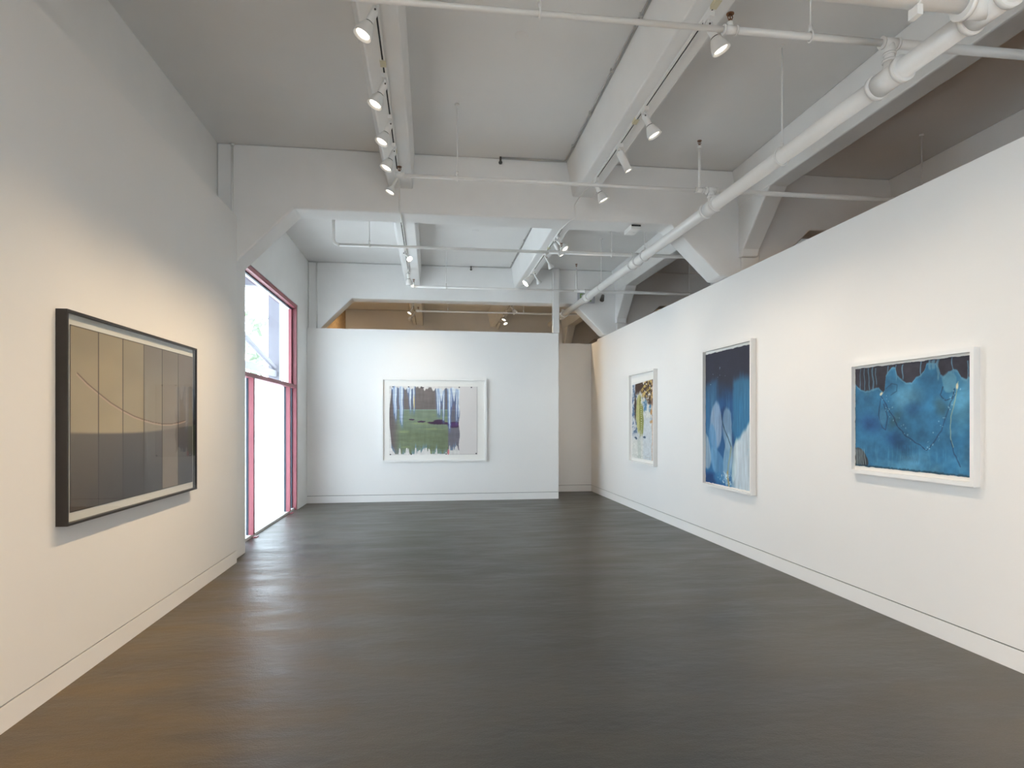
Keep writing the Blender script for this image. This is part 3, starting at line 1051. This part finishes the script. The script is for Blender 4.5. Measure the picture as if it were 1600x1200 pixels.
# next room
NR = 'spotlights in the next room'
lamp('flood', XA2, 14.6, (-2.2, 15.2, 2.6), 'lit spotlight low over the back wall at left, in the next room', 3.5, cone=130, group=NR)
lamp('narrow', XA2, 13.6, (-2.0, 12.6, 1.0), 'small lit spotlight beside it over the back wall at left, in the next room', 2.5, group=NR)
for i, (y, t) in enumerate(((13.3, (3.4, 12.9, 1.2)), (14.2, (.2, 13.0, .4)), (14.8, (2.6, 13.4, 1.0)), (15.5, (.9, 16.8, 1.6)))):
    lamp(('flood', 'narrow', 'flood', 'can')[i], XB, y, t, ['first', 'second', 'third', 'last'][i] + ' of four lit spotlights clustered over the middle of the back wall', (1.6, 2.5, 3.0, 4.0)[i], cone=115, group=NR)
# spotlights added out of view behind the viewer, warm bounce fill for the room
for i, y in enumerate((-1.8, -.6, .5, 1.5)):
    nth = ['first', 'second', 'third', 'last'][i]
    lamp('flood', XB, y, (3.6, y - .2, 1.2), nth + ' added fill spotlight behind the viewer on the middle joist', 5.2, group='added fill spotlights behind the viewer')
    lamp('flood', XA, y, (-2.1, y - .2, 1.2), nth + ' added fill spotlight behind the viewer on the left joist', 5.6, group='added fill spotlights behind the viewer')
for i, y in enumerate((.4, 1.4)):  # added out of view to lift the side aisle with warm light
    lamp('flood', 5.72, y, (6.8, 5.5, 1.2), ['nearer', 'farther'][i] + ' added fill spotlight in the side aisle behind the viewer', 4.5, group='added fill spotlights in the side aisle')
for x in (XA, XB, 5.72):
    track(x, -2.4, 1.9, 'white light track for the added spotlights behind the viewer on the %s joist' % ('left' if x < 0 else 'middle' if x < 3 else 'far right'))
for d in PROTO.values():
    for o in d.values():
        bpy.data.objects.remove(o)

# ------------------------------------------------------------------ sprinkler pipes
XM = 2.73


def zm(y):
    return 3.545 + .0167 * (y - 2.75)


def ring(m, c, axis, r, hw):
    a = Vector(c) - Vector(axis) * hw
    b = Vector(c) + Vector(axis) * hw
    m.tube(a, b, r, seg=20)
    return m


def fitting(root, c, axes, r, name='tee_fitting', branch=None):
    """collar pair joined by a body, plus an optional outlet toward branch"""
    m = MB()
    c = Vector(c)
    ax = Vector(axes).normalized()
    m.tube(c - ax * r * 1.7, c + ax * r * 1.7, r * 1.18, seg=20)
    for s in (-1, 1):
        m.tube(c + ax * s * r * 1.55, c + ax * s * r * 2.05, r * 1.34, seg=20)
    if branch:
        b = Vector(branch[0])
        rb = branch[1]
        e = c + b * (r * 1.0 + rb * 1.7)
        m.tube(c, e - b * rb * .1, rb * 1.2, seg=16)
        m.tube(e - b * rb * .5, e, rb * 1.4, seg=16)
    return m.build(name, PIPE, root)


def hanger(root, x, y, zp, rp, ztop, axis='Y', rod=.0065):
    m = MB()
    m.tube((x, y, zp + rp + .03), (x, y, ztop - .004), rod, seg=8)
    m.tube((x, y, ztop - .022), (x, y, ztop - .002), .022, seg=12)
    m.tube((x, y, zp + rp + .01), (x, y, zp + rp + .045), .012, seg=8)
    pts = []
    for k in range(17):
        t = 2 * math.pi * k / 16
        q = (rp + .006)
        if axis == 'Y':
            pts.append((x + q * math.sin(t), y, zp + q * math.cos(t) * 1.12))
        else:
            pts.append((x, y + q * math.sin(t), zp + q * math.cos(t) * 1.12))
    m.path(pts, .006, 8)
    return m.build('hanger_rod', PIPE, root)


mp = empty('sprinkler_main_pipe', (XM, 2.2, zm(2.2)))
tag(mp, 'thick white sprinkler main pipe running lengthwise above the right wall', 'pipe')


def rel(root, objs):
    for o in objs:
        if o and o.parent == root:
            o.location = -Vector(root.location)


MR = .058
objs = [MB().tube((XM, 2.2, zm(2.2)), (XM, 14.2, zm(14.2)), MR, seg=28).build('pipe', PIPE, mp)]
for y in (4.58, 7.75, 9.81):
    objs.append(hanger(mp, XM, y, zm(y), MR, ZC))
YB = {1: 3.424, 2: 5.817, 3: 8.139, 4: 10.704, 5: 12.735}
for k, y in YB.items():
    objs.append(fitting(mp, (XM, y, zm(y)), (0, 1, 0), MR, branch=((0, 0, 1), .03)))
objs.append(fitting(mp, (XM, 2.75, zm(2.75)), (0, 1, 0), MR, 'elbow_fitting', branch=((-1, 0, 0), .055)))
rel(mp, objs)

# thick cross feed at the top edge
cf = empty('sprinkler_feed_pipe', (XM, 2.75, zm(2.75)))
tag(cf, 'thick white feed pipe entering at the upper right edge, across the main pipe', 'pipe')
objs = [MB().tube((-1.6, 2.75, 3.562), (XM - .14, 2.75, 3.555), .053, seg=24).build('pipe', PIPE, cf)]
m = MB()
pts = [(2.33, 2.75 + .058 * math.sin(t), 3.562 + .058 * math.cos(t)) for t in [2 * math.pi * k / 14 for k in range(15)]]
m.path(pts, .007, 8).box((2.315, 2.72, 3.455), (2.345, 2.78, 3.505))
objs.append(m.build('pipe_clamp', PIPE, cf))
rel(cf, objs)


def sprinkler(root, x, y, z0, z1, r=.013):
    """upright head on a riser from z0 to z1"""
    MBR = MB().tube((x, y, z0), (x, y, z1 - .055), r, seg=12).tube((x, y, z1 - .075), (x, y, z1 - .05), r * 1.5, seg=12)
    a = MBR.build('riser', PIPE, root)
    m = MB().tube((x, y, z1 - .05), (x, y, z1 - .035), .010, seg=10)
    m.path([(x - .009, y, z1 - .036), (x - .015, y, z1 - .02), (x - .006, y, z1 - .004)], .003, 6)
    m.path([(x + .009, y, z1 - .036), (x + .015, y, z1 - .02), (x + .006, y, z1 - .004)], .003, 6)
    m.tube((x, y, z1 - .03), (x, y, z1 - .006), .004, seg=8)
    m.tube((x, y, z1 - .004), (x, y, z1), .022, seg=16)
    b = m.build('sprinkler_head', BRASS, root)
    return [a, b]


def branch(k, z, spans, label, rods, heads, tees=(), drop=None):
    y = YB[k]
    root = empty('sprinkler_branch_pipe', (XM, y, z))
    tag(root, label, 'pipe', 'sprinkler branch pipes')
    m = MB()
    for a, b, r in spans:
        m.tube((a, y, z), (b, y, z), r, seg=18)
    objs = [m.build('pipe', PIPE, root)]
    objs.append(MB().tube((XM, y, zm(y) + MR), (XM, y, z), .03, seg=18).build('nipple', PIPE, root))
    objs.append(fitting(root, (XM, y, z), (1, 0, 0), .027, branch=((0, 0, -1), .026)))
    for x in rods:
        rr = [s[2] for s in spans if s[0] <= x <= s[1]][0]
        objs.append(hanger(root, x, y, z, rr, ZC, 'X', .005))
    for x, z1 in heads:
        objs += sprinkler(root, x, y, z, z1)
        objs.append(fitting(root, (x, y, z), (1, 0, 0), .021))
    for x in tees:
        objs.append(fitting(root, (x, y, z), (1, 0, 0), .02, 'coupling'))
    if drop:
        x, zt = drop
        objs.append(MB().path([(x, y, zt), (x, y, z + .06), (x + .012, y, z + .022), (x + .035, y, z + .006), (x + .07, y, z)], .019, 14).build('elbow', PIPE, root))
    rel(root, objs)
    return root


branch(1, 3.765, [(-1.4, 1.716, .0165), (1.716, 2.73, .020), (2.73, 7.5, .028)], 'nearest white sprinkler branch pipe, crossing at the top edge', (2.22, .6), ((1.72, 3.86),))
branch(2, 3.757, [(-.285, 2.605, .0165), (2.605, 7.5, .022)], 'white sprinkler branch pipe crossing just in front of the near beam', (.244, 5.0), ((2.605, 4.24), (-.285, 3.835)))
branch(3, 3.738, [(-1.15, 1.55, .019), (1.55, 7.5, .024)], 'white sprinkler branch pipe turning up at its left end behind the near beam', (-.775, 2.406), ((1.72, 3.86),), drop=(-1.22, ZC - .01))
branch(4, 3.780, [(-.285, 2.55, .0185), (2.55, 7.5, .026)], 'white sprinkler branch pipe crossing just in front of the second beam', (.26, 4.6), ((2.53, 4.25), (-.285, 3.90)))
branch(5, 3.72, [(-.25, 2.60, .017), (2.60, 7.5, .022)], 'white sprinkler branch pipe of the next room seen over the back wall', (.35, 1.9), ((-.25, 3.80),))

# ------------------------------------------------------------------ small fixed things
post = MB().box((2.33, 11.80, 3.202), (2.455, 11.895, ZC - .004)).build('downpipe', PIPE, bevel=.008)
tag(post, 'square white vertical pipe standing on the right end of the back wall', 'pipe')

for x, y, z0, lb in ((-2.083, 6.94, 3.2, 'thin white vertical conduit beside the top of the left partition'),
                     (-2.083, 11.89, 3.21, 'thin white vertical conduit at the left end of the second beam')):
    c = MB().tube((x, y, z0), (x, y, ZC - .03), .011, seg=10).tube((x, y, ZC - .03), (x, y, ZC - .008), .02, seg=10)
    tag(c.build('wall_conduit', PIPE), lb, 'conduit', 'vertical conduits')

CONDM = mat('grey_painted_conduit', (0.46, 0.45, 0.43, 1), 0.5, noise=0.1)
for ya, yc, xe, lb in ((2.4, 6.93, .77, 'thin grey conduit following the middle joist and the near beam at the ceiling'),
                       (7.35, 11.88, .76, 'thin grey conduit following the middle joist and the second beam at the ceiling')):
    z = ZC - .012
    root = empty('ceiling_conduit', (1.50, yc - .02, z))
    tag(root, lb, 'conduit', 'ceiling conduits')
    m = MB().path([(1.505, ya, z), (1.505, yc - .06, z), (1.49, yc - .025, z), (1.45, yc - .02, z), (xe, yc - .02, z)], .008, 8)
    for k in range(6):
        yy = ya + .5 + k * .72
        m.box((1.49, yy, z - .012), (1.515, yy + .025, z + .011))
    o = [m.build('conduit', CONDM, root)]
    o.append(MB().tube((xe, yc - .02, z + .008), (xe, yc - .02, z - .05), .012, seg=10).lathe([(0, -.075), (.016, -.07), (.022, -.055), (.016, -.04), (0, -.035)], Matrix.Translation((xe, yc - .02, z))).build('detector_bulb', STEEL, root))
    rel(root, o)

for x, y, lb in ((.688, 4.72, 'faint round white cover plate on the near bay ceiling'), (.686, 9.64, 'faint round white cover plate on the second bay ceiling')):
    tag(MB().lathe([(0, ZC - .006), (.045, ZC - .006), (.055, ZC - .001)], Matrix.Translation((x, y, 0))).build('ceiling_cover_plate', CEIL), lb, 'cover plate', 'ceiling cover plates')

ap = empty('beam_vent_box', (2.36, 7.1, 3.73))
tag(ap, 'flat white box with a black front slot under the near beam', 'box')
o = [MB().box((2.30, 6.99, 3.728), (2.42, 7.25, 3.779)).build('housing', LAMPW, ap, bevel=.006), MB().box((2.305, 6.984, 3.757), (2.415, 6.992, 3.774)).build('slot', DARK, ap)]
rel(ap, o)

# exit sign on the second beam
ex = empty('exit_sign', (3.0, 11.895, 3.9))
tag(ex, 'grey exit sign with green letters partly hidden by the main pipe', 'sign')
EXG = mat('exit_green', (0.16, 0.30, 0.06, 1), 0.5, noise=.05)
EXB = mat('brushed_exit_panel', (0.42, 0.43, 0.46, 1), 0.4, noise=.03)
o = [MB().box((2.83, 11.855, 3.80), (3.17, 11.898, 4.0)).build('housing', EXB, ex, bevel=.005)]
def letter(ch, x, z, w, h, t):
    m = MB()
    ya, yb2 = 11.850, 11.856
    if ch == 'E':
        m.box((x, ya, z), (x + t, yb2, z + h))
        for zz in (z, z + h / 2 - t / 2, z + h - t):
            m.box((x + t, ya, zz), (x + w, yb2, zz + t))
    elif ch == 'X':
        m.prism([(x, z), (x + t, z), (x + w, z + h), (x + w - t, z + h)], 'Y', ya, yb2)
        m.prism([(x + w - t, z), (x + w, z), (x + t, z + h), (x, z + h)], 'Y', ya + .0004, yb2)
    elif ch == 'I':
        m.box((x, ya, z), (x + t, yb2, z + h))
    else:
        m.box((x + w / 2 - t / 2, ya, z), (x + w / 2 + t / 2, yb2, z + h - t)).box((x, ya, z + h - t), (x + w, yb2, z + h))
    return m.build('letter_' + ch.lower(), EXG, ex)
for ch, x, w in (('E', 2.875, .055), ('X', 2.945, .06), ('I', 3.02, .02), ('T', 3.055, .06)):
    o.append(letter(ch, x, 3.825, w, .15, .02))
rel(ex, o)

em = empty('emergency_light', (3.33, 11.87, 3.95))
tag(em, 'small emergency lamp on the second beam right of the exit sign', 'lamp')
o = [MB().tube((3.36, 11.89, 3.99), (3.32, 11.83, 3.93), .014, seg=10).tube((3.36, 11.9, 3.99), (3.36, 11.885, 3.99), .03, seg=12).build('arm', PIPE, em),
     MB().tube((3.33, 11.85, 3.95), (3.29, 11.78, 3.84), .03, .042, seg=14).build('lamp_head', STEEL, em)]
rel(em, o)
